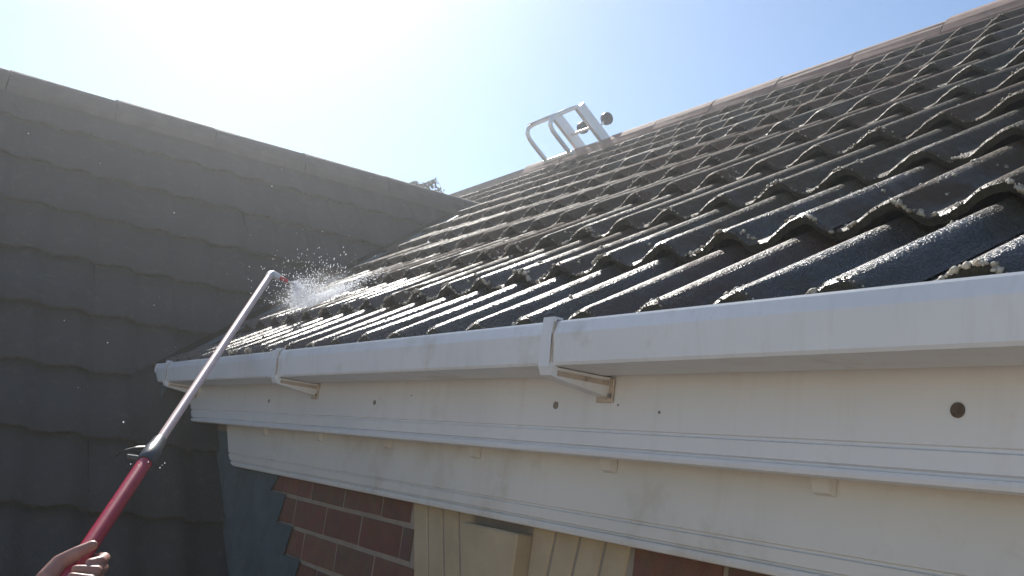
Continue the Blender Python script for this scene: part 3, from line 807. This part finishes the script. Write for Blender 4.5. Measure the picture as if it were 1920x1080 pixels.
# ------------------------------------------------------------------ water
r = random.Random(5); b = MB()
def drop(p, s_, d_=None, st=1.0):
    n = len(b.V)
    d_ = d_ or Vector((0, 0, 1))
    for o_ in OCT:
        v = Vector(o_) * s_; v = v + d_ * v.dot(d_) * (st - 1); b.V.append(p + v)
    b.F += [tuple(i + n for i in f_) for f_ in OF]
jd = (HIT - NZ).normalized(); JL = (HIT - NZ).length
for i in range(3000):                        # jet, widening
    t = r.random() ** .8; w = .004 + .055 * t
    drop(NZ + jd * JL * t + Vector((r.gauss(0, w), r.gauss(0, w * .6), r.gauss(0, w))), r.uniform(.0005, .0018), jd, r.uniform(1.5, 5))
for i in range(4200):                       # rebound
    dirv = Vector((r.gauss(.1, .75), r.gauss(.35, .5), abs(r.gauss(.25, .5)))).normalized(); L = abs(r.gauss(0, .09)) + .01
    p = HIT + Vector((r.gauss(0, .06), r.gauss(0, .04), 0)) + dirv * L
    zf = Z0 + (p.y - Y0) * SW / CW + .012
    if p.z < zf: p.z = zf + r.random() * .03
    drop(p, r.uniform(.0005, .0019), dirv, r.uniform(1, 3.2))
for i in range(22):                         # stray drops drifting in the air
    u, v = r.uniform(20, 900), r.uniform(250, 900); dist = r.uniform(1.2, 3.2)
    p = ray(u, v) * dist
    if p.y > D - .1 and p.z < .5: continue
    drop(p, r.uniform(.0006, .0013), Vector((.7, 0, .3)).normalized(), r.uniform(1, 2.4))
for (u, v) in ((245, 870), (260, 872), (278, 866), (304, 872), (309, 868), (300, 877), (520, 532), (531, 525)):
    drop(ray(u, v) * r.uniform(1.6, 2.2), r.uniform(.0008, .0014), Vector((.5, 0, .6)).normalized(), 1.5)
o = b.build('water_spray', M['water'], None); props(o, 'white water spray bursting off the wet tiles at the pole nozzle', 'water spray', kind='stuff')

# ------------------------------------------------------------------ thin mist volume added to give the lens glare
hz = bpy.data.materials.new('mist'); hz.use_nodes = True; nt = hz.node_tree; nt.nodes.clear()
o_ = nt.nodes.new('ShaderNodeOutputMaterial'); pv = nt.nodes.new('ShaderNodeVolumePrincipled')
pv.inputs['Color'].default_value = (.93, .95, .97, 1); pv.inputs['Density'].default_value = .0115; pv.inputs['Anisotropy'].default_value = .83
nt.links.new(pv.outputs[0], o_.inputs['Volume'])
b = MB(); b.box((-26, -9, -EYE - 1), (5, 12, 2.75)); o = b.build('glare_haze', hz, None)
props(o, 'thin mist volume added for the veiling lens glare towards the sun', 'glare_haze', kind='stuff')

mm_ = bpy.data.materials.new('spray_cloud'); mm_.use_nodes = True; nt = mm_.node_tree; nt.nodes.clear()
o_ = nt.nodes.new('ShaderNodeOutputMaterial'); pv = nt.nodes.new('ShaderNodeVolumePrincipled'); tc = nt.nodes.new('ShaderNodeTexCoord')
ln = nt.nodes.new('ShaderNodeVectorMath'); ln.operation = 'LENGTH'; nt.links.new(tc.outputs['Object'], ln.inputs[0])
fall = mth(nt, 'SUBTRACT', 1, ln.outputs['Value'], True); nn = noise_n(nt, tc.outputs['Object'], 3.5, 3)
dens = mth(nt, 'MULTIPLY', mth(nt, 'POWER', fall, 2), mth(nt, 'MULTIPLY', mth(nt, 'SUBTRACT', nn.outputs[0], .3, True), 11))
nt.links.new(dens, pv.inputs['Density']); pv.inputs['Anisotropy'].default_value = .7; pv.inputs['Color'].default_value = (.97, .98, 1, 1)
nt.links.new(pv.outputs[0], o_.inputs['Volume'])
b = MB(); b.add([v for v in ICO], IFC)
me = mesh('spray_cloud', b.V, b.F, mm_); bm = bmesh.new(); bm.from_mesh(me); bmesh.ops.subdivide_edges(bm, edges=bm.edges[:], cuts=2, use_grid_fill=True)
for v in bm.verts: v.co.normalize()
bmesh.ops.recalc_face_normals(bm, faces=bm.faces); bm.to_mesh(me); bm.free()
o = link(bpy.data.objects.new('spray_cloud', me), None, HIT + Vector((.05, .0, .035))); o.scale = (.25, .18, .11); o.rotation_euler = (math.radians(30), 0, 0)
props(o, 'soft white cloud of fine mist where the jet strikes the tiles', 'mist', kind='stuff')
